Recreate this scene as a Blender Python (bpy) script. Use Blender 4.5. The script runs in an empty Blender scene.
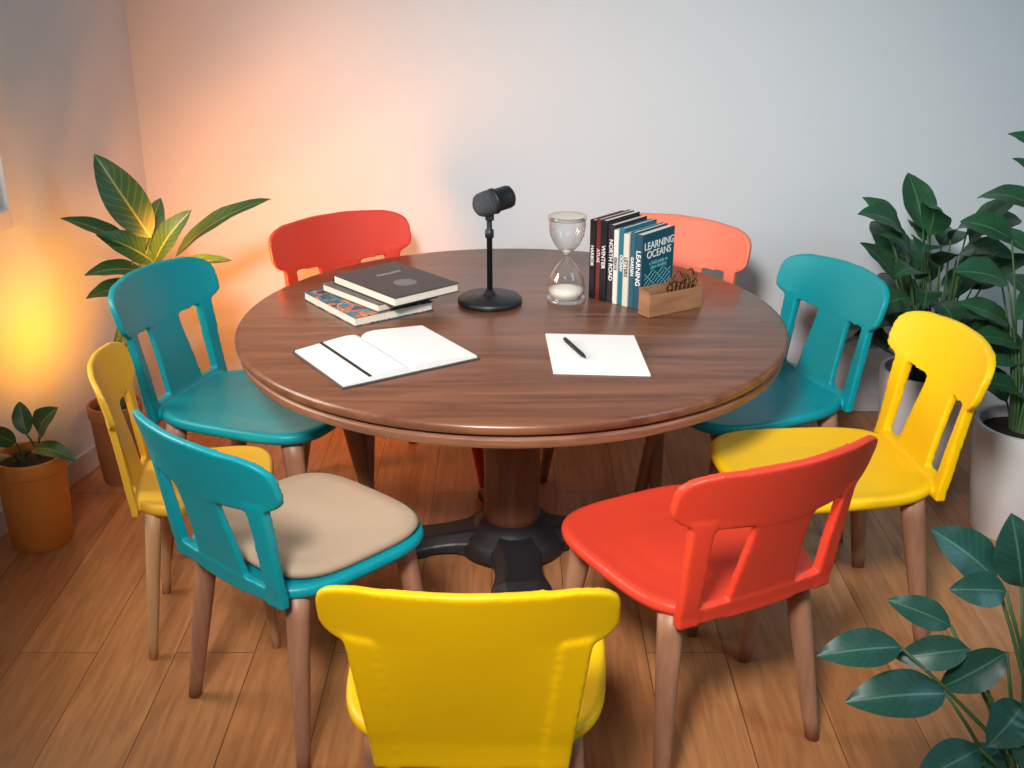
import bpy, bmesh, math, random
from mathutils import Vector, Matrix
random.seed(4)
scene = bpy.context.scene
try:
    scene.view_settings.view_transform = 'Standard'
except Exception: pass

# ---------------- materials ----------------
def srgb(r,g,b):
    f=lambda c:(c/255/12.92) if c/255<=0.04045 else ((c/255+0.055)/1.055)**2.4
    return (f(r),f(g),f(b),1)
def new_mat(name):
    m=bpy.data.materials.new(name); m.use_nodes=True
    return m,m.node_tree.nodes,m.node_tree.links,m.node_tree.nodes['Principled BSDF']
def plain(name,col,rough=0.5,metal=0.0,var=0.06,bump=0.0,bscale=60,spec=0.5):
    m,N,L,P=new_mat(name)
    tc=N.new('ShaderNodeTexCoord'); no=N.new('ShaderNodeTexNoise'); no.inputs['Scale'].default_value=7
    mx=N.new('ShaderNodeMix'); mx.data_type='RGBA'
    mx.inputs['A'].default_value=tuple(c*(1-var) for c in col[:3])+(1,)
    mx.inputs['B'].default_value=tuple(min(1,c*(1+var)) for c in col[:3])+(1,)
    L.new(tc.outputs['Object'],no.inputs['Vector']); L.new(no.outputs['Fac'],mx.inputs['Factor'])
    L.new(mx.outputs['Result'],P.inputs['Base Color'])
    P.inputs['Roughness'].default_value=rough; P.inputs['Metallic'].default_value=metal
    P.inputs['Specular IOR Level'].default_value=spec
    if bump>0:
        n2=N.new('ShaderNodeTexNoise'); n2.inputs['Scale'].default_value=bscale
        b=N.new('ShaderNodeBump'); b.inputs['Strength'].default_value=bump; b.inputs['Distance'].default_value=0.01
        L.new(tc.outputs['Object'],n2.inputs['Vector']); L.new(n2.outputs['Fac'],b.inputs['Height']); L.new(b.outputs['Normal'],P.inputs['Normal'])
    return m
def wood(name,c1,c2,scale=(1.5,16,16),rough=0.4,detail=6):
    m,N,L,P=new_mat(name)
    tc=N.new('ShaderNodeTexCoord'); mp=N.new('ShaderNodeMapping'); mp.inputs['Scale'].default_value=scale
    no=N.new('ShaderNodeTexNoise'); no.inputs['Scale'].default_value=1.6; no.inputs['Detail'].default_value=detail; no.inputs['Roughness'].default_value=0.65; no.inputs['Distortion'].default_value=0.6
    cr=N.new('ShaderNodeValToRGB'); cr.color_ramp.elements[0].position=0.28; cr.color_ramp.elements[1].position=0.75
    cr.color_ramp.elements[0].color=c1; cr.color_ramp.elements[1].color=c2
    L.new(tc.outputs['Object'],mp.inputs['Vector']); L.new(mp.outputs['Vector'],no.inputs['Vector'])
    L.new(no.outputs['Fac'],cr.inputs['Fac']); L.new(cr.outputs['Color'],P.inputs['Base Color'])
    b=N.new('ShaderNodeBump'); b.inputs['Strength'].default_value=0.15; b.inputs['Distance'].default_value=0.003
    L.new(no.outputs['Fac'],b.inputs['Height']); L.new(b.outputs['Normal'],P.inputs['Normal'])
    P.inputs['Roughness'].default_value=rough
    return m

M={}
M['teal']=plain('teal_plastic',srgb(0,146,156),0.42,var=0.03,spec=0.4)
M['yellow']=plain('yellow_plastic',srgb(252,196,4),0.42,var=0.02,spec=0.4)
M['red']=plain('red_plastic',srgb(220,64,42),0.44,var=0.03,spec=0.4)
M['coral']=plain('coral_plastic',srgb(232,118,92),0.45,var=0.03,spec=0.4)
M['mustard']=plain('mustard_plastic',srgb(232,174,50),0.45,var=0.03,spec=0.4)
M['beige']=plain('beige_cushion_fabric',srgb(178,152,128),0.9,bump=0.25,bscale=400)
M['leg']=wood('chair_leg_wood',srgb(136,92,68),srgb(184,132,102),(14,14,1.5),0.45)
M['leg_light']=wood('pale_leg_wood',srgb(190,140,95),srgb(220,172,125),(14,14,1.5),0.45)
M['table']=wood('walnut_table_wood',srgb(76,44,32),srgb(142,90,64),(1.0,12,12),0.3,10)
M['table_rim']=wood('table_rim_wood',srgb(104,64,46),srgb(152,104,78),(3,3,30),0.4)
M['table_dark']=wood('dark_table_underside',srgb(40,24,20),srgb(64,40,32),(2,9,9),0.5)
M['column']=wood('pedestal_wood',srgb(104,62,42),srgb(146,92,64),(12,12,1.2),0.36)
M['iron']=plain('dark_cast_metal',srgb(46,42,44),0.45,metal=0.3)
M['black']=plain('matte_black',srgb(24,26,30),0.45)
M['grille']=plain('mic_grille_metal',srgb(82,84,90),0.55,metal=0.5,bump=0.8,bscale=350)
M['paper']=plain('white_paper',srgb(232,228,224),0.8,var=0.015)
M['page']=plain('page_edges',srgb(222,210,192),0.85,var=0.05)
M['sand']=plain('white_sand',srgb(238,228,214),0.9,bump=0.2,bscale=500)
M['terracotta']=plain('terracotta_glaze',srgb(206,124,44),0.6,bump=0.15,bscale=30)
M['brownpot']=plain('brown_ceramic',srgb(150,98,58),0.6,bump=0.15,bscale=30)
M['whitepot']=plain('white_ceramic',srgb(222,216,214),0.45,var=0.02)
M['soil']=plain('potting_soil',srgb(46,32,24),0.95,var=0.4,bump=0.9,bscale=60)
M['stem']=plain('green_stem',srgb(62,92,50),0.6)
M['trim']=plain('white_trim_paint',srgb(206,202,202),0.5,var=0.01)
M['crate']=wood('crate_wood',srgb(128,84,56),srgb(176,126,88),(3,3,20),0.6)
M['brass']=plain('aged_brass',srgb(112,72,44),0.5,metal=0.6)

def leaf_mat(name,base,dark,vein,vs=0.2):
    m,N,L,P=new_mat(name)
    uv=N.new('ShaderNodeUVMap'); sp=N.new('ShaderNodeSeparateXYZ'); L.new(uv.outputs['UV'],sp.inputs['Vector'])
    def math_(op,a,b=None,c=None):
        n=N.new('ShaderNodeMath'); n.operation=op
        for i,v in enumerate((a,b,c)):
            if v is None: continue
            if hasattr(v,'links'): L.new(v,n.inputs[i])
            else: n.inputs[i].default_value=v
        return n.outputs[0]
    s=math_('ABSOLUTE',math_('SUBTRACT',sp.outputs['X'],0.5))
    rib=math_('LESS_THAN',s,0.025)
    w=math_('SINE',math_('MULTIPLY',math_('SUBTRACT',sp.outputs['Y'],math_('MULTIPLY',s,0.45)),60))
    vein_f=math_('MULTIPLY',math_('POWER',math_('MAXIMUM',w,0.0),6.0),vs)
    f=math_('MAXIMUM',math_('MULTIPLY',rib,0.75),vein_f)
    tc=N.new('ShaderNodeTexCoord'); no=N.new('ShaderNodeTexNoise'); no.inputs['Scale'].default_value=9
    L.new(tc.outputs['Object'],no.inputs['Vector'])
    m1=N.new('ShaderNodeMix'); m1.data_type='RGBA'; m1.inputs['A'].default_value=dark; m1.inputs['B'].default_value=base
    L.new(no.outputs['Fac'],m1.inputs['Factor'])
    m2=N.new('ShaderNodeMix'); m2.data_type='RGBA'; m2.inputs['B'].default_value=vein
    L.new(m1.outputs['Result'],m2.inputs['A']); L.new(f,m2.inputs['Factor'])
    L.new(m2.outputs['Result'],P.inputs['Base Color']); P.inputs['Roughness'].default_value=0.4
    return m
M['leaf_a']=leaf_mat('rubber_leaf',srgb(54,96,44),srgb(24,58,34),srgb(140,148,66))
M['leaf_b']=leaf_mat('dark_leaf',srgb(44,94,56),srgb(14,46,32),srgb(74,122,76),0.15)
M['leaf_c']=leaf_mat('bluegreen_leaf',srgb(44,92,74),srgb(18,56,50),srgb(76,126,100),0.12)

def floor_mat():
    m,N,L,P=new_mat('oak_plank_floor')
    tc=N.new('ShaderNodeTexCoord'); mp=N.new('ShaderNodeMapping'); mp.inputs['Rotation'].default_value=(0,0,math.radians(90))
    mp.inputs['Location'].default_value=(0.35,0.06,0)
    br=N.new('ShaderNodeTexBrick'); br.inputs['Scale'].default_value=1.0; br.inputs['Brick Width'].default_value=1.5; br.inputs['Row Height'].default_value=0.21
    br.inputs['Mortar Size'].default_value=0.0016; br.inputs['Mortar Smooth'].default_value=0.4; br.inputs['Bias'].default_value=0.0
    br.inputs['Color1'].default_value=srgb(176,116,72); br.inputs['Color2'].default_value=srgb(198,138,90); br.inputs['Mortar'].default_value=srgb(100,62,38)
    br.offset=0.37
    L.new(tc.outputs['Object'],mp.inputs['Vector']); L.new(mp.outputs['Vector'],br.inputs['Vector'])
    m2=N.new('ShaderNodeMapping'); m2.inputs['Scale'].default_value=(26,2.2,1)
    no=N.new('ShaderNodeTexNoise'); no.inputs['Scale'].default_value=1.8; no.inputs['Detail'].default_value=7; no.inputs['Distortion'].default_value=0.8
    L.new(tc.outputs['Object'],m2.inputs['Vector']); L.new(m2.outputs['Vector'],no.inputs['Vector'])
    cr=N.new('ShaderNodeValToRGB'); cr.color_ramp.elements[0].position=0.3; cr.color_ramp.elements[1].position=0.72
    cr.color_ramp.elements[0].color=(0.64,0.60,0.56,1); cr.color_ramp.elements[1].color=(1.1,1.08,1.05,1)
    L.new(no.outputs['Fac'],cr.inputs['Fac'])
    mx=N.new('ShaderNodeMix'); mx.data_type='RGBA'; mx.blend_type='MULTIPLY'; mx.inputs['Factor'].default_value=0.85
    L.new(br.outputs['Color'],mx.inputs['A']); L.new(cr.outputs['Color'],mx.inputs['B'])
    L.new(mx.outputs['Result'],P.inputs['Base Color']); P.inputs['Roughness'].default_value=0.3
    b=N.new('ShaderNodeBump'); b.inputs['Strength'].default_value=0.15; b.inputs['Distance'].default_value=0.003
    L.new(no.outputs['Fac'],b.inputs['Height']); L.new(b.outputs['Normal'],P.inputs['Normal'])
    return m
M['floor']=floor_mat()
M['wall']=plain('painted_plaster',srgb(202,207,210),0.8,var=0.01,bump=0.05,bscale=120,spec=0.15)

def glass_mat():
    m,N,L,P=new_mat('clear_glass')
    out=[n for n in N if n.type=='OUTPUT_MATERIAL'][0]
    t=N.new('ShaderNodeBsdfTransparent'); t.inputs['Color'].default_value=(0.95,0.96,0.96,1)
    g=N.new('ShaderNodeBsdfGlossy'); g.inputs['Roughness'].default_value=0.05
    lw=N.new('ShaderNodeLayerWeight'); lw.inputs['Blend'].default_value=0.3
    mx=N.new('ShaderNodeMixShader'); L.new(lw.outputs['Facing'],mx.inputs['Fac'])
    L.new(t.outputs[0],mx.inputs[1]); L.new(g.outputs[0],mx.inputs[2]); L.new(mx.outputs[0],out.inputs['Surface'])
    return m
M['glass']=glass_mat()

# ---------------- geometry helpers ----------------
def link(o,parent=None):
    scene.collection.objects.link(o)
    if parent: o.parent=parent
    return o
def empty(name,loc=(0,0,0),rz=0,s=1):
    o=bpy.data.objects.new(name,None); o.location=loc; o.rotation_euler=(0,0,rz); o.scale=s if isinstance(s,tuple) else (s,s,s); o.empty_display_size=0.1
    return link(o)
def mk(name,bm,mats,parent=None,smooth=False,bevel=0,loc=None):
    bmesh.ops.recalc_face_normals(bm,faces=bm.faces)
    me=bpy.data.meshes.new(name); bm.to_mesh(me); bm.free()
    if not isinstance(mats,(list,tuple)): mats=[mats]
    for m in mats: me.materials.append(m)
    if smooth:
        for p in me.polygons: p.use_smooth=True
    o=bpy.data.objects.new(name,me)
    if loc: o.location=loc
    link(o,parent)
    if bevel:
        b=o.modifiers.new('bevel','BEVEL'); b.width=bevel; b.segments=2; b.limit_method='ANGLE'
    return o
def box(bm,lo,hi,mi=0):
    vs=[bm.verts.new((x,y,z)) for x in (lo[0],hi[0]) for y in (lo[1],hi[1]) for z in (lo[2],hi[2])]
    for f in ((0,1,3,2),(4,6,7,5),(0,4,5,1),(2,3,7,6),(0,2,6,4),(1,5,7,3)):
        bm.faces.new([vs[i] for i in f]).material_index=mi
    return vs
def rings(bm,rs,cap=True,mi=0):
    vr=[[bm.verts.new(p) for p in r] for r in rs]; n=len(vr[0])
    for a,b in zip(vr,vr[1:]):
        for i in range(n):
            bm.faces.new((a[i],a[(i+1)%n],b[(i+1)%n],b[i])).material_index=mi
    if cap:
        bm.faces.new(vr[0]).material_index=mi; bm.faces.new(vr[-1]).material_index=mi
    return vr
def circ(r,z,n=48,cx=0,cy=0): return [(cx+r*math.cos(2*math.pi*i/n),cy+r*math.sin(2*math.pi*i/n),z) for i in range(n)]
def lathe(bm,prof,n=48,cap=True,mi=0): return rings(bm,[circ(max(r,1e-4),z,n) for r,z in prof],cap,mi)
def tube(bm,pts,r0,r1,n=8,mi=0):
    pts=[Vector(p) for p in pts]; rs=[]; 
    for i,p in enumerate(pts):
        d=(pts[min(i+1,len(pts)-1)]-pts[max(i-1,0)]).normalized()
        a=d.cross(Vector((0.13,1,0.07))).normalized(); b=d.cross(a).normalized()
        r=r0+(r1-r0)*i/(len(pts)-1)
        rs.append([p+a*r*math.cos(2*math.pi*k/n)+b*r*math.sin(2*math.pi*k/n) for k in range(n)])
    rings(bm,rs,True,mi)

# ---------------- room ----------------
WY=1.08; XC=-1.37
bm=bmesh.new(); box(bm,(-3.2,-4.0,-0.1),(3.2,1.3,0)); mk('floor',bm,M['floor'])
bm=bmesh.new(); box(bm,(XC-0.12,WY,0),(3.0,WY+0.12,2.7)); mk('wall_back',bm,M['wall'])
bm=bmesh.new(); box(bm,(2.9,-2.2,0),(3.02,WY,2.7)); mk('wall_right',bm,M['wall'])
bm=bmesh.new(); box(bm,(XC,WY-0.014,0),(2.9,WY,0.085)); mk('baseboard_back',bm,M['trim'],bevel=0.004)
LA=math.atan2(-0.968,-0.251)
bm=bmesh.new()
w0,w1,z0,z1=0.80,2.1,1.0,2.2
box(bm,(0,-0.12,0),(w0,0,2.7)); box(bm,(w1,-0.12,0),(4.4,0,2.7)); box(bm,(w0,-0.12,0),(w1,0,z0)); box(bm,(w0,-0.12,z1),(w1,0,2.7))
wl=mk('wall_left',bm,M['wall'],loc=(XC,WY,0)); wl.rotation_euler=(0,0,LA)
bm=bmesh.new(); box(bm,(0.012,0,0),(4.4,0.014,0.085)); o=mk('baseboard_left',bm,M['trim'],loc=(XC,WY,0),bevel=0.004); o.rotation_euler=(0,0,LA)
win=empty('window_1',(XC,WY,0),LA)
bm=bmesh.new(); c=0.06
box(bm,(w0-c,0,z0-c),(w0,0.02,z1+c)); box(bm,(w1,0,z0-c),(w1+c,0.02,z1+c)); box(bm,(w0,0,z1),(w1,0.02,z1+c)); box(bm,(w0,0,z0-c),(w1,0.02,z0))
f=0.045
box(bm,(w0,-0.08,z0),(w0+f,-0.03,z1)); box(bm,(w1-f,-0.08,z0),(w1,-0.03,z1)); box(bm,(w0+f,-0.08,z0),(w1-f,-0.03,z0+f)); box(bm,(w0+f,-0.08,z1-f),(w1-f,-0.03,z1))
mx_=(w0+w1)/2; box(bm,(mx_-0.02,-0.08,z0+f),(mx_+0.02,-0.03,z1-f))
mk('frame',bm,M['trim'],win,bevel=0.003)
bm=bmesh.new(); box(bm,(w0+f,-0.058,z0+f),(w1-f,-0.052,z1-f)); mk('glass_pane',bm,M['glass'],win)

# ---------------- chair ----------------
def ylean(z): return -0.215-0.1*max(0,(z-0.44)/0.38)**1.15
def bp(x,z,off): return (x, ylean(z)+0.9*x*x*min(1,max(0.3,(z-0.4)/0.3))+off, z)
def strip(bm,rows,th,n=14):
    front=[];back=[]
    for z,xl,xr in rows:
        front.append([bm.verts.new(bp(xl+(xr-xl)*i/n,z,th/2)) for i in range(n+1)])
        back.append([bm.verts.new(bp(xl+(xr-xl)*i/n,z,-th/2)) for i in range(n+1)])
    R=len(rows)
    for a in range(R-1):
        for i in range(n):
            bm.faces.new((front[a][i],front[a][i+1],front[a+1][i+1],front[a+1][i]))
            bm.faces.new((back[a][i],back[a+1][i],back[a+1][i+1],back[a][i+1]))
        bm.faces.new((front[a][0],front[a+1][0],back[a+1][0],back[a][0]))
        bm.faces.new((front[a][n],back[a][n],back[a+1][n],front[a+1][n]))
    for i in range(n):
        bm.faces.new((front[0][i],back[0][i],back[0][i+1],front[0][i+1]))
        bm.faces.new((front[-1][i],front[-1][i+1],back[-1][i+1],back[-1][i]))
def seat_ring(s,z,N=56,hw=0.238,hd=0.238,n=3.6,cy=0.015):
    r=[]
    for i in range(N):
        t=2*math.pi*i/N; c,s_=math.cos(t),math.sin(t)
        x=abs(c)**(2/n)*math.copysign(1,c); y=abs(s_)**(2/n)*math.copysign(1,s_)
        w=hw*(1+0.05*y)
        r.append((x*w*s,y*hd*s+cy,z))
    return r
def seat_bm(bm,zb=0.422,zt=0.463,dish=0.012,**k):
    rings(bm,[seat_ring(0.86,zb,**k),seat_ring(0.97,zb+0.008,**k),seat_ring(1.0,zb+0.02,**k),seat_ring(0.99,zt-0.006,**k),seat_ring(0.95,zt,**k),seat_ring(0.8,zt-dish*0.5,**k),seat_ring(0.5,zt-dish,**k),seat_ring(0.1,zt-dish,**k)])
def shell_mesh(name,solid=False):
    bm=bmesh.new()
    H=0.076; zc=0.744; W=0.25; rows=[]
    for i in range(21):
        t=-1+2*i/20; t=max(-0.998,min(0.998,t))
        w=W*(1-abs(t)**3.6)**(1/3.6)
        rows.append((zc+H*t,-w,w))
    strip(bm,rows,0.02,30)
    z0_=0.395 if solid else 0.425
    zs=[z0_+(0.695-z0_)*i/10 for i in range(11)]
    def lerp(z,a,b): return a+(b-a)*(z-0.425)/0.27
    if solid:
        strip(bm,[(z,-lerp(z,0.172,0.205),lerp(z,0.172,0.205)) for z in zs],0.0195,30)
        for s in (-1,1):
            strip(bm,[(z,*sorted((s*lerp(z,0.128,0.156),s*lerp(z,0.176,0.208)))) for z in zs],0.03,8)
    else:
        for s in (-1,1):
            strip(bm,[(z,*sorted((s*lerp(z,0.155,0.163),s*lerp(z,0.2,0.207)))) for z in zs],0.024,8)
        strip(bm,[(z,-lerp(z,0.09,0.068)-0.025*max(0,(z-0.64)/0.055)**2,lerp(z,0.09,0.068)+0.025*max(0,(z-0.64)/0.055)**2) for z in zs],0.018,14)
        strip(bm,[(z,-0.19,0.19) for z in (0.43,0.44,0.455,0.472)],0.022,20)
    seat_bm(bm,hw=0.25) if solid else seat_bm(bm)
    bmesh.ops.recalc_face_normals(bm,faces=bm.faces)
    me=bpy.data.meshes.new('tmp'); bm.to_mesh(me); bm.free()
    o=bpy.data.objects.new('tmp',me); scene.collection.objects.link(o)
    r=o.modifiers.new('r','REMESH'); r.mode='VOXEL'; r.voxel_size=0.004
    s=o.modifiers.new('s','SMOOTH'); s.factor=0.5; s.iterations=14 if solid else 7
    dg=bpy.context.evaluated_depsgraph_get(); dg.update()
    nm=bpy.data.meshes.new_from_object(o.evaluated_get(dg)); nm.name=name
    for p in nm.polygons: p.use_smooth=True
    bpy.data.objects.remove(o)
    return nm
SH=shell_mesh('seat_and_back_shell'); SHS=shell_mesh('solid_seat_and_back_shell',True)
def chair(loc,n,mat,s=1.0,solid=False,leg='leg',odd=None,cushion=False):
    rz=math.atan2(n[1],n[0])-math.pi/2
    e=empty('dining_chair',(loc[0],loc[1],0),rz,s)
    me=(SHS if solid else SH).copy(); me.materials.clear(); me.materials.append(M[mat])
    o=bpy.data.objects.new('seat_and_backrest',me); link(o,e)
    k=0
    for sx in (-1,1):
        for sy in (-1,1):
            k+=1; bm=bmesh.new()
            top=Vector((sx*0.168,0.01+sy*0.16,0.432)); ft=Vector((sx*0.215,0.01+sy*0.215,0))
            rs=[]
            for i in range(9):
                t=i/8; p=top.lerp(ft,t); r=0.0285+(0.016-0.0285)*t**1.1
                rs.append([(p.x+r*math.cos(a),p.y+r*math.sin(a),p.z) for a in [2*math.pi*j/16 for j in range(16)]])
            rings(bm,rs); mk('leg_%d'%k,bm,M[odd if (odd and k==2) else leg],e,smooth=True,bevel=0)
    if cushion:
        bm=bmesh.new(); seat_bm(bm,0.455,0.488,0.003,hw=0.225,hd=0.212,cy=0.03)
        mk('seat_cushion',bm,M['beige'],e,smooth=True)
    return e
def place(back,n,mat,s=1.0,**k):
    n=Vector(n).normalized(); sc=s[1] if isinstance(s,tuple) else s
    c=Vector(back)+n*0.31*sc
    return chair((c.x,c.y),n,mat,s,**k)
place((-0.075,-1.62),(0.02,1),'yellow',(1.02,1.03,1.0),solid=True)
place((0.58,-1.15),(-0.46,0.888),'red',(1.02,1.14,1.02))
place((-0.71,-1.0),(0.66,0.75),'teal',cushion=True)
place((-1.115,0.145),(0.945,-0.32),'teal',(1.0,1.18,1.045))
place((-1.06,-0.47),(0.985,0.17),'mustard',(0.77,0.75,0.97),leg='leg_light')
place((-0.63,0.72),(0.6,-0.8),'red',1.085,odd='red')
place((0.63,0.76),(-0.6,-0.8),'coral',1.06)
place((1.06,0.26),(-0.92,-0.39),'teal',(1.01,1.14,1.02))
place((1.20,-0.34),(-0.995,-0.12),'yellow',(1.0,1.15,1.01))

# ---------------- table ----------------
T=empty('round_pedestal_table',(0,0,0))
bm=bmesh.new(); lathe(bm,[(0.0,0.72),(0.777,0.72),(0.789,0.724),(0.792,0.731),(0.792,0.74),(0.788,0.747),(0.78,0.75),(0.0,0.75)],128)
o=mk('table_top',bm,M['table'],T,smooth=True); o.modifiers.new('e','EDGE_SPLIT').split_angle=math.radians(40)
bm=bmesh.new(); lathe(bm,[(0.0,0.682),(0.767,0.682),(0.779,0.686),(0.782,0.694),(0.782,0.706),(0.775,0.714),(0.757,0.72),(0.0,0.72)],128)
o=mk('lower_rim',bm,M['table_rim'],T,smooth=True); o.modifiers.new('e','EDGE_SPLIT').split_angle=math.radians(40)
bm=bmesh.new(); lathe(bm,[(0.0,0.646),(0.30,0.646),(0.33,0.682),(0,0.682)],64); mk('under_plate',bm,M['table_dark'],T)
bm=bmesh.new(); lathe(bm,[(0.09,0.08),(0.087,0.12),(0.086,0.4),(0.088,0.6),(0.1,0.646)],48); mk('column',bm,M['column'],T,smooth=True)
bm=bmesh.new(); lathe(bm,[(0.0,0.0),(0.17,0.0),(0.175,0.03),(0.15,0.06),(0.115,0.08),(0.105,0.1),(0.0,0.1)],48); mk('base_hub',bm,M['iron'],T,smooth=True)
for k in range(4):
    bm=bmesh.new(); rs=[]; ang=math.radians(90*k+5)
    for i in range(9):
        t=i/8; d=0.08+0.27*t; w=0.10-0.03*math.sin(math.pi*t)+0.0*t; h=0.085-0.04*t**0.8; zb=0.0 if t>0.7 or t<0.3 else 0.01
        if i==8: w*=0.75;h*=0.7
        pr=[(-w,zb),(-w,h*0.6),(-w*0.55,h),(w*0.55,h),(w,h*0.6),(w,zb)]
        rs.append([(d*math.cos(ang)-a*math.sin(ang),d*math.sin(ang)+a*math.cos(ang),z) for a,z in pr])
    rings(bm,rs); mk('foot_%d'%(k+1),bm,M['iron'],T,smooth=False,bevel=0.006)

TZ=0.7505
# ---------------- microphone ----------------
e=empty('desk_microphone',(-0.067,0.14,TZ))
bm=bmesh.new(); lathe(bm,[(0,0),(0.095,0),(0.098,0.004),(0.097,0.014),(0.09,0.02),(0.03,0.023),(0.018,0.03),(0.012,0.042),(0.0,0.042)],64); mk('round_base',bm,M['black'],e,smooth=True)
bm=bmesh.new(); lathe(bm,[(0.0085,0.03),(0.0085,0.20),(0.013,0.202),(0.013,0.225),(0.008,0.228),(0.008,0.262)],24); mk('stem',bm,M['black'],e,smooth=True)
ax=Vector((0.86,0.42,0.18)).normalized(); q=ax.to_track_quat('Z','Y'); c0=Vector((0.01,0,0.31))
bm=bmesh.new(); lathe(bm,[(0.0,-0.06),(0.018,-0.058),(0.029,-0.051),(0.035,-0.04),(0.037,-0.02),(0.037,0.0),(0.0,0.0)],40); o=mk('grille',bm,M['grille'],e,smooth=True); o.location=c0; o.rotation_mode='QUATERNION'; o.rotation_quaternion=q
bm=bmesh.new(); lathe(bm,[(0.0,0.0),(0.0385,0.0),(0.0385,0.008),(0.034,0.01),(0.034,0.05),(0.031,0.06),(0.022,0.066),(0.0,0.067)],40); o=mk('body',bm,M['black'],e,smooth=True); o.location=c0; o.rotation_mode='QUATERNION'; o.rotation_quaternion=q
bm=bmesh.new(); box(bm,(-0.012,-0.012,0.255),(0.014,0.012,0.285)); mk('swivel_mount',bm,M['black'],e,bevel=0.003)

# ---------------- hourglass ----------------
e=empty('hourglass',(0.165,0.165,TZ))
bm=bmesh.new(); lathe(bm,[(0,0),(0.058,0),(0.06,0.004),(0.058,0.01),(0,0.01)],48); mk('bottom_disc',bm,M['glass'],e,smooth=True)
prof=[(0.046,0.01),(0.055,0.025),(0.057,0.045),(0.051,0.075),(0.034,0.105),(0.016,0.125),(0.006,0.135),(0.006,0.141),(0.018,0.153),(0.038,0.175),(0.052,0.205),(0.056,0.235),(0.055,0.252)]
bm=bmesh.new(); lathe(bm,prof,48,cap=False); mk('glass_bulbs',bm,M['glass'],e,smooth=True)
bm=bmesh.new(); lathe(bm,[(0,0.011),(0.044,0.011),(0.053,0.025),(0.054,0.036),(0.03,0.04),(0,0.042)],48); mk('sand',bm,M['sand'],e,smooth=True)
bm=bmesh.new(); lathe(bm,[(0,0.156),(0.018,0.158),(0.016,0.153),(0.006,0.143),(0,0.142)],32); mk('upper_sand',bm,M['sand'],e,smooth=True)
bm=bmesh.new(); lathe(bm,[(0.05,0.252),(0.058,0.252),(0.059,0.257),(0.058,0.262),(0.05,0.262),(0.05,0.252)],48,cap=False); mk('top_rim',bm,M['glass'],e,smooth=True)
bm=bmesh.new(); lathe(bm,[(0,0.253),(0.05,0.253),(0.05,0.259),(0,0.259)],48); mk('top_disc',bm,M['page'],e)

# ---------------- text ----------------
def text(parent,body,size,mat,mtx,name='title_lettering'):
    cu=bpy.data.curves.new(name,'FONT'); cu.body=body; cu.size=size; cu.extrude=0.0004; cu.align_x='CENTER'; cu.align_y='CENTER'; cu.space_line=0.85; cu.offset=0.0003
    t=bpy.data.objects.new(name,cu); scene.collection.objects.link(t)
    dg=bpy.context.evaluated_depsgraph_get(); dg.update()
    me=bpy.data.meshes.new_from_object(t.evaluated_get(dg)); bpy.data.objects.remove(t)
    me.materials.clear(); me.materials.append(mat)
    o=bpy.data.objects.new(name,me); link(o,parent); o.matrix_local=mtx
    return o
def book_bm(th,w,h):
    bm=bmesh.new(); c=0.0022
    box(bm,(0,0,0),(c,w,h)); box(bm,(th-c,0,0),(th,w,h)); box(bm,(c,0,0),(th-c,c,h))
    box(bm,(c,c,0.003),(th-c,w-0.004,h-0.003),1)
    return bm
def cov(name,r,g,b): return plain(name,srgb(r,g,b),0.45)
R=empty('book_row',(0.235,0.19,TZ),math.atan2(-0.66,0.75))
specs=[(0.02,0.245,(28,26,32)),(0.018,0.25,(110,40,36)),(0.024,0.25,(24,24,30)),(0.024,0.24,(40,36,46)),(0.016,0.228,(214,212,206)),(0.018,0.236,(24,104,122)),(0.02,0.222,(204,198,184)),(0.018,0.23,(34,84,104)),(0.028,0.228,(20,70,90))]
x=0; titles=['HARBOR','ATLAS','WINTER','NORTH ROAD','ESSAYS','OCEAN','LETTERS','GARDEN','LEARNING']
for i,(th,h,col) in enumerate(specs):
    o=mk('book_%d'%(i+1),book_bm(th,0.165,h),[cov('cover_%d'%i,*col),M['page']],R,bevel=0.0008); o.location=(x,0.004*(i%2),0)
    tm=M['paper'] if sum(col)<450 else M['black']
    mt=Matrix.Translation((x+th/2,0.004*(i%2)-0.0006,h*0.55))@Matrix.Rotation(math.radians(90),4,'X')@Matrix.Rotation(math.radians(-90),4,'Z')
    text(R,titles[i],th*0.8,tm,mt,'spine_title_%d'%(i+1))
    x+=th+0.001
tx=x+0.0002-0.001
ct=Matrix.Rotation(math.radians(90),4,'Z')@Matrix.Rotation(math.radians(90),4,'X')
text(R,'LEARNING\nOCEANS',0.032,M['paper'],Matrix.Translation((tx,0.086,0.175))@ct,'cover_title')
pt=cov('pale_teal_ink',110,172,176)
text(R,'a field guide to\nslow reading',0.016,pt,Matrix.Translation((tx,0.086,0.128))@ct,'cover_subtitle')
bm=bmesh.new()
for k in range(8):
    pts=[(tx-0.0004,0.015+0.135*i/20,0.045+0.0085*k+0.007*math.sin(i*0.8+k*1.3)) for i in range(21)]
    tube(bm,pts,0.0014,0.0014,5)
mk('cover_wave_art',bm,pt,R)
text(R,'COLLECTED EDITION',0.012,cov('gold_ink',216,190,120),Matrix.Translation((tx,0.086,0.022))@ct,'cover_author')
def flat_book(loc,deg,th,w,h,col):
    e=empty('hardcover_book',loc,math.radians(deg))
    bm=book_bm(th,w,h)
    for v in bm.verts:
        xx,yy,zz=v.co; v.co=Vector((yy-w/2,zz-h/2,xx))
    mk('cover_and_pages',bm,[col,M['page']],e,bevel=0.0008)
    return e
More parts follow.
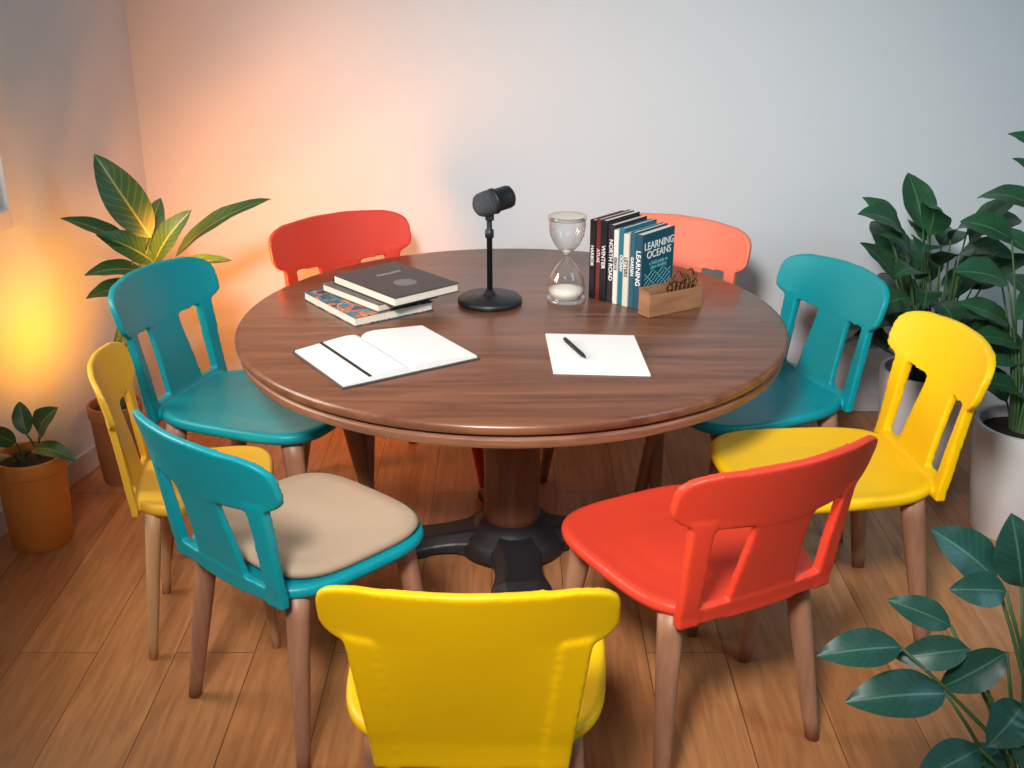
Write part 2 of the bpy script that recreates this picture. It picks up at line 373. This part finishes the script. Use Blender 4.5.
def art_mat():
    m,N,L,P=new_mat('illustrated_cover')
    tc=N.new('ShaderNodeTexCoord'); v=N.new('ShaderNodeTexNoise'); v.inputs['Scale'].default_value=16; v.inputs['Distortion'].default_value=1.5
    cr=N.new('ShaderNodeValToRGB'); cr.color_ramp.interpolation='CONSTANT'
    el=cr.color_ramp.elements; el[0].color=srgb(24,66,90); el[1].position=0.45; el[1].color=srgb(36,112,132)
    for p,c in ((0.55,srgb(204,88,52)),(0.6,srgb(206,160,110)),(0.63,srgb(30,50,72))):
        k=el.new(p); k.color=c
    L.new(tc.outputs['Object'],v.inputs['Vector']); L.new(v.outputs['Fac'],cr.inputs['Fac']); L.new(cr.outputs['Color'],P.inputs['Base Color']); P.inputs['Roughness'].default_value=0.4
    return m
flat_book((-0.435,0.115,TZ),-54,0.027,0.32,0.265,art_mat())
flat_book((-0.40,0.135,TZ+0.0275),-48,0.024,0.29,0.22,cov('grey_cover',90,84,86))
e=flat_book((-0.35,0.125,TZ+0.052),-49,0.027,0.32,0.235,cov('charcoal_cover',44,44,50))
text(e,'GALLERY',0.022,cov('silver_ink',150,148,146),Matrix.Translation((-0.06,0.02,0.0275))@Matrix.Rotation(math.radians(90),4,'Z'),'cover_title')
bm=bmesh.new(); lathe(bm,[(0,0),(0.035,0),(0.035,0.0004),(0,0.0004)],32); mk('cover_emblem',bm,cov('emblem_grey',104,102,104),e,loc=(0.05,0.0,0.0271))
# open notebook
e=empty('open_notebook',(-0.335,-0.335,TZ),math.radians(33),1.07)
for s in (-1,1):
    bm=bmesh.new(); prof=[(0.0,0.006),(0.006,0.014),(0.018,0.0195),(0.04,0.021),(0.08,0.018),(0.13,0.013),(0.18,0.0085)]
    rs=[]
    for yy in [-0.14+0.28*i/6 for i in range(7)]:
        rs.append([(s*px,yy,pz) for px,pz in prof]+[(s*0.18,yy,0.0035),(0,yy,0.0035)])
    rings(bm,rs); mk('page_block_'+('left' if s<0 else 'right'),bm,M['paper'],e,bevel=0.0)
bm=bmesh.new(); box(bm,(-0.186,-0.146,0),(0.186,0.146,0.0032)); mk('cover',bm,cov('notebook_cover',70,62,60),e,bevel=0.001)
bm=bmesh.new(); rs=[]
for yy in (-0.141,0.141):
    rs.append([(-0.115,yy,0.0152),(-0.107,yy,0.0162),(-0.107,yy,0.0172),(-0.115,yy,0.0162)])
rings(bm,rs); mk('elastic_strap',bm,M['black'],e)
# note pad + pen
e=empty('notepad',(0.222,-0.325,TZ),math.radians(-4))
bm=bmesh.new()
vs=box(bm,(-0.123,-0.15,0),(0.123,0.15,0.006))
for v in bm.verts: v.co.x+= -0.11*v.co.y
mk('sheets',bm,M['paper'],e,bevel=0.0006)
e=empty('ballpoint_pen',(0.167,-0.30,TZ+0.0118))
e.rotation_euler=(0,0,math.radians(-72)); e.scale=(1.1,1.1,1.1)
bm=bmesh.new(); 
prof=[(0.0006,-0.078),(0.0016,-0.072),(0.0045,-0.06),(0.0053,-0.05),(0.0053,0.055),(0.0045,0.066),(0.002,0.067),(0.002,0.074),(0.0,0.074)]
lathe(bm,prof,20)
for v in bm.verts: v.co=Vector((-v.co.z,v.co.y,v.co.x))
mk('barrel',bm,M['black'],e,smooth=True)
bm=bmesh.new(); box(bm,(-0.064,-0.0012,0.0053),(-0.025,0.0012,0.0066)); mk('clip',bm,M['grille'],e)
bm=bmesh.new(); lathe(bm,[(0.0056,0.012),(0.0058,0.014),(0.0056,0.017)],20)
for v in bm.verts: v.co=Vector((-v.co.z,v.co.y,v.co.x))
mk('ring',bm,M['grille'],e,smooth=True)
# wooden desk box with trinkets
e=empty('wooden_desk_box',(0.47,0.062,TZ),math.atan2(0.12,0.196))
bm=bmesh.new(); t=0.006
box(bm,(-0.1,-0.026,0),(0.1,-0.026+t,0.066)); box(bm,(-0.1,0.026-t,0),(0.1,0.026,0.08)); box(bm,(-0.1,-0.026+t,0),(-0.1+t,0.026-t,0.075)); box(bm,(0.1-t,-0.026+t,0),(0.1,0.026-t,0.075)); box(bm,(-0.094,-0.02,0),(0.094,0.02,0.006))
mk('box_body',bm,M['crate'],e,bevel=0.0015)
bm=bmesh.new()
for k in range(7):
    xx=-0.01+0.016*k; rr=0.010+0.004*(k%3)
    pts=[(xx+rr*math.cos(a),0.003*math.sin(3*a)+0.004*(k%2),0.075+0.012*(k%3)+rr*math.sin(a)) for a in [i*math.pi/6 for i in range(12)]]
    tube(bm,pts+[pts[0]],0.0026,0.0026,6)
    tube(bm,[(xx,0,0.0065),(xx+0.006,0.004,0.05),(xx+0.01,0.002,0.1+0.008*(k%2))],0.0035,0.003,6)
mk('metal_clips',bm,M['brass'],e,smooth=True)

# ---------------- plants ----------------
def leaf(bm,uvl,base,tip,width,nrm=(0,0,1),sag=0.02,fold=0.12,n=12,mi=0,pk=0.85):
    base=Vector(base); tip=Vector(tip); A=tip-base; a=A.normalized(); nrm=Vector(nrm)
    if abs(a.dot(nrm.normalized()))>0.97: nrm=Vector((0.3,-1,0.2))
    side=a.cross(nrm).normalized(); up=side.cross(a).normalized()
    g=[]
    for i in range(n+1):
        t=i/n; c=base+A*t+up*(sag*4*t*(1-t)); w=width*max(0.02,math.sin(math.pi*min(1,t**pk))**0.75)
        if i==n: w=width*0.01
        row=[]
        for j in range(-3,4):
            s=j/3; p=c+side*(s*w/2)+up*(abs(s)**1.3*fold*w+0.02*width*math.sin(t*18+s*2)*abs(s))
            row.append((bm.verts.new(p),(s*0.5+0.5,t)))
        g.append(row)
    for i in range(n):
        for j in range(6):
            q=[g[i][j],g[i][j+1],g[i+1][j+1],g[i+1][j]]
            f=bm.faces.new([x[0] for x in q]); f.smooth=True; f.material_index=mi
            for lp,x in zip(f.loops,q): lp[uvl].uv=x[1]
def curve_pts(a,b,bow,n=7):
    a=Vector(a); b=Vector(b); bow=Vector(bow)
    return [a.lerp(b,i/(n-1))+bow*math.sin(math.pi*i/(n-1)) for i in range(n)]
def mk_raw(name,bm,mats,parent):
    me=bpy.data.meshes.new(name); bm.to_mesh(me); bm.free()
    for m in mats: me.materials.append(m)
    for p in me.polygons: p.use_smooth=True
    o=bpy.data.objects.new(name,me); return link(o,parent)
def pot(e,r,h,mat,rb=0.72,lip=True):
    bm=bmesh.new()
    pr=[(0,0),(r*rb,0),(r*(rb+0.04),0.008),(r*(rb+(1-rb)*0.5)*1.02,h*0.45)]
    if lip: pr+=[(r*0.95,h*0.84),(r*1.0,h*0.85),(r*1.01,h*0.98),(r*0.98,h)]
    else: pr+=[(r*0.98,h*0.85),(r,h*0.97),(r*0.985,h)]
    pr+=[(r*0.9,h),(r*0.88,h*0.9),(0,h*0.9)]
    lathe(bm,pr,56); o=mk('pot',bm,M[mat],e,smooth=True); o.modifiers.new('e','EDGE_SPLIT').split_angle=math.radians(50)
    bm=bmesh.new(); lathe(bm,[(0,h*0.9),(r*0.87,h*0.9+0.001),(r*0.7,h*0.9+0.012),(0,h*0.9+0.02)],32); mk('soil',bm,M['soil'],e,smooth=True)
def plant(name,loc,r,h,potmat,leaves,lm,rb=0.72,lip=True):
    e=empty(name,(loc[0],loc[1],0)); pot(e,r,h,potmat,rb,lip)
    bl=bmesh.new(); uvl=bl.loops.layers.uv.new('UVMap'); bs=bmesh.new(); L0=Vector((loc[0],loc[1],0))
    for k,(b,t,w,nr,sg) in enumerate(leaves):
        b=Vector(b)-L0; t=Vector(t)-L0
        leaf(bl,uvl,b,t,w,nr,sg)
        ang=k*2.4; root=Vector((r*0.3*math.cos(ang),r*0.3*math.sin(ang),h*0.9))
        d=(b-root); bow=Vector((-d.x,-d.y,0))*0.18
        tube(bs,curve_pts(root,b,bow),0.0055,0.003,6)
    mk_raw('leaves',bl,[M[lm]],e); mk_raw('stems',bs,[M['stem']],e)
    return e
plant('potted_rubber_plant',(-1.37,0.46),0.09,0.29,'brownpot',[
 ((-1.17,0.44,0.875),(-1.31,0.42,1.15),0.13,(0.4,-1,0.1),0.02),
 ((-1.18,0.47,0.78),(-1.03,0.45,0.965),0.09,(-0.5,-1,0.4),0.02),
 ((-1.12,0.50,0.79),(-0.78,0.50,0.99),0.09,(-0.3,-0.5,1),0.035),
 ((-1.22,0.42,0.84),(-1.41,0.33,0.965),0.08,(0,-0.5,1),0.02),
 ((-1.18,0.46,0.79),(-1.31,0.34,0.91),0.10,(0.2,-0.8,0.8),0.02),
 ((-1.20,0.44,0.76),(-1.36,0.33,0.78),0.08,(0,-0.6,1),0.02),
 ((-1.15,0.48,0.75),(-0.92,0.47,0.79),0.06,(0,-0.5,1),0.02),
 ((-1.22,0.46,0.68),(-1.37,0.34,0.70),0.09,(0,-0.6,1),0.03),
 ((-1.20,0.48,0.70),(-1.02,0.48,0.78),0.08,(-0.2,-0.7,1),0.03),
 ((-1.22,0.50,0.80),(-1.16,0.56,0.98),0.09,(0.1,-1,0.2),0.02),
],'leaf_a')
plant('potted_rubber_plant',(-1.49,0.02),0.108,0.30,'terracotta',[
 ((-1.44,0.0,0.37),(-1.35,-0.04,0.48),0.085,(-0.5,-1,0.6),0.02),
 ((-1.46,-0.02,0.33),(-1.30,-0.08,0.32),0.06,(0,-0.5,1),0.03),
 ((-1.5,-0.03,0.36),(-1.57,-0.1,0.44),0.06,(0.3,-1,0.6),0.01),
 ((-1.49,0.03,0.36),(-1.52,0.08,0.45),0.06,(0.2,-1,0.5),0.01),
 ((-1.50,-0.05,0.32),(-1.53,-0.18,0.34),0.06,(0,-0.3,1),0.02),
],'leaf_a',rb=0.8)
def bush(cx,cy,z0,z1,rx,ry,n,ln,wd,ymax=1.02,shift=(0,0)):
    out=[]
    for i in range(n):
        a=i*2.399+random.uniform(-0.3,0.3); f=(i+0.5)/n; z=z0+(z1-z0)*f+random.uniform(-0.03,0.03)
        rr=(0.35+0.65*math.sin(math.pi*(0.15+0.75*f)))*random.uniform(0.3,0.8)
        bx=cx+shift[0]*f+rx*rr*math.cos(a); by=cy+shift[1]*f+ry*rr*math.sin(a)
        l=ln*random.uniform(0.8,1.2); el=random.uniform(-0.4,0.45)+0.55*f
        tip=Vector((bx+l*math.cos(a)*math.cos(el),by+l*math.sin(a)*math.cos(el),z+l*math.sin(el)))
        if tip.y>ymax: tip.y=ymax
        nr=(-0.3*math.cos(a),-0.3*math.sin(a)-0.6,1)
        out.append(((bx,by,z),tuple(tip),wd*random.uniform(0.8,1.2),nr,random.uniform(0.01,0.04)))
    return out
plant('potted_leafy_plant',(1.43,0.52),0.15,0.39,'whitepot',bush(1.39,0.52,0.44,0.90,0.25,0.2,50,0.18,0.105),'leaf_b',rb=0.75,lip=False)
plant('potted_leafy_plant',(1.61,0.10),0.155,0.37,'whitepot',bush(1.66,0.11,0.40,1.16,0.25,0.2,44,0.18,0.10),'leaf_b',rb=0.75,lip=False)
plant('potted_leafy_plant',(0.93,-1.60),0.13,0.26,'whitepot',[
 ((0.66,-1.55,0.67),(0.515,-1.56,0.66),0.07,(0,-0.7,1),0.01),
 ((0.74,-1.57,0.59),(0.565,-1.58,0.58),0.085,(0.1,-0.7,1),0.015),
 ((0.81,-1.53,0.79),(0.70,-1.5,0.87),0.085,(0.4,-0.9,0.6),0.01),
 ((0.82,-1.55,0.78),(0.72,-1.56,0.79),0.06,(0.2,-0.9,0.7),0.01),
 ((0.86,-1.52,0.77),(0.83,-1.5,0.90),0.085,(-0.2,-1,0.4),0.01),
 ((0.88,-1.55,0.76),(0.95,-1.55,0.85),0.07,(-0.4,-1,0.5),0.01),
 ((0.76,-1.5,0.68),(0.65,-1.48,0.72),0.055,(0.2,-0.9,0.7),0.01),
 ((0.78,-1.54,0.66),(0.66,-1.53,0.635),0.06,(0.2,-0.9,0.7),0.01),
 ((0.80,-1.6,0.5),(0.68,-1.64,0.46),0.075,(0.1,-0.7,1),0.01),
 ((0.84,-1.55,0.66),(0.74,-1.54,0.58),0.07,(0.2,-0.9,0.7),0.01),
 ((0.86,-1.6,0.60),(0.93,-1.66,0.62),0.07,(-0.1,-0.7,1),0.01),
 ((0.88,-1.56,0.56),(0.80,-1.62,0.52),0.08,(0.1,-0.8,0.8),0.01),
 ((0.88,-1.6,0.50),(0.86,-1.72,0.50),0.08,(0,-0.5,1),0.01),
 ((0.86,-1.55,0.46),(0.76,-1.60,0.40),0.08,(0,-0.6,1),0.01),
 ((0.96,-1.6,0.55),(1.06,-1.64,0.6),0.08,(0,-0.5,1),0.01),
 ((0.95,-1.55,0.7),(1.05,-1.5,0.78),0.08,(-0.3,-0.7,1),0.01),
],'leaf_c',lip=False)

# ---------------- lights ----------------
def aim(o,loc,target):
    o.location=loc; o.rotation_euler=(Vector(target)-Vector(loc)).to_track_quat('-Z','Y').to_euler(); link(o)
def area(name,loc,target,size,energy,col):
    l=bpy.data.lights.new(name,'AREA'); l.shape='SQUARE'; l.size=size; l.energy=energy; l.color=col
    aim(bpy.data.objects.new(name,l),loc,target)
def spot(name,loc,target,energy,col,ang=150,blend=1.0,r=0.05):
    l=bpy.data.lights.new(name,'SPOT'); l.energy=energy; l.color=col; l.spot_size=math.radians(ang); l.spot_blend=blend; l.shadow_soft_size=r
    aim(bpy.data.objects.new(name,l),loc,target)
spot('added_key_spot',(-0.5,-3.3,2.9),(0.35,0.1,0.65),780,(1.0,0.985,0.96),56,1.0,0.3)  # unseen key spot, added to light the table, front chair and wall
area('window_daylight',(-2.25,-0.5,1.75),(-0.6,-0.9,0.0),1.1,85,(1.0,0.9,0.78))
area('cool_side_light',(2.6,-1.8,2.6),(0.6,0.9,0.9),1.2,30,(0.42,0.8,1.0))
spot('warm_corner_uplight',(-1.06,0.30,0.77),(-0.62,1.08,1.0),70,(1.0,0.29,0.04),174,1.0,0.08)
spot('warm_wall_washer',(-1.24,0.24,0.56),(-1.56,0.40,0.75),17,(1.0,0.34,0.015),165,1.0,0.06)
w=bpy.data.worlds.new('World'); scene.world=w; w.use_nodes=True
bg=w.node_tree.nodes['Background']; bg.inputs['Color'].default_value=(0.78,0.91,1.0,1); bg.inputs['Strength'].default_value=0.13

# ---------------- camera ----------------
cam=bpy.data.cameras.new('camera'); co=bpy.data.objects.new('camera',cam); link(co)
co.location=(0,-3.2,1.8); co.rotation_euler=(math.radians(90-21.5),0,0)
cam.sensor_width=36; cam.lens=1150/1024*36
scene.camera=co
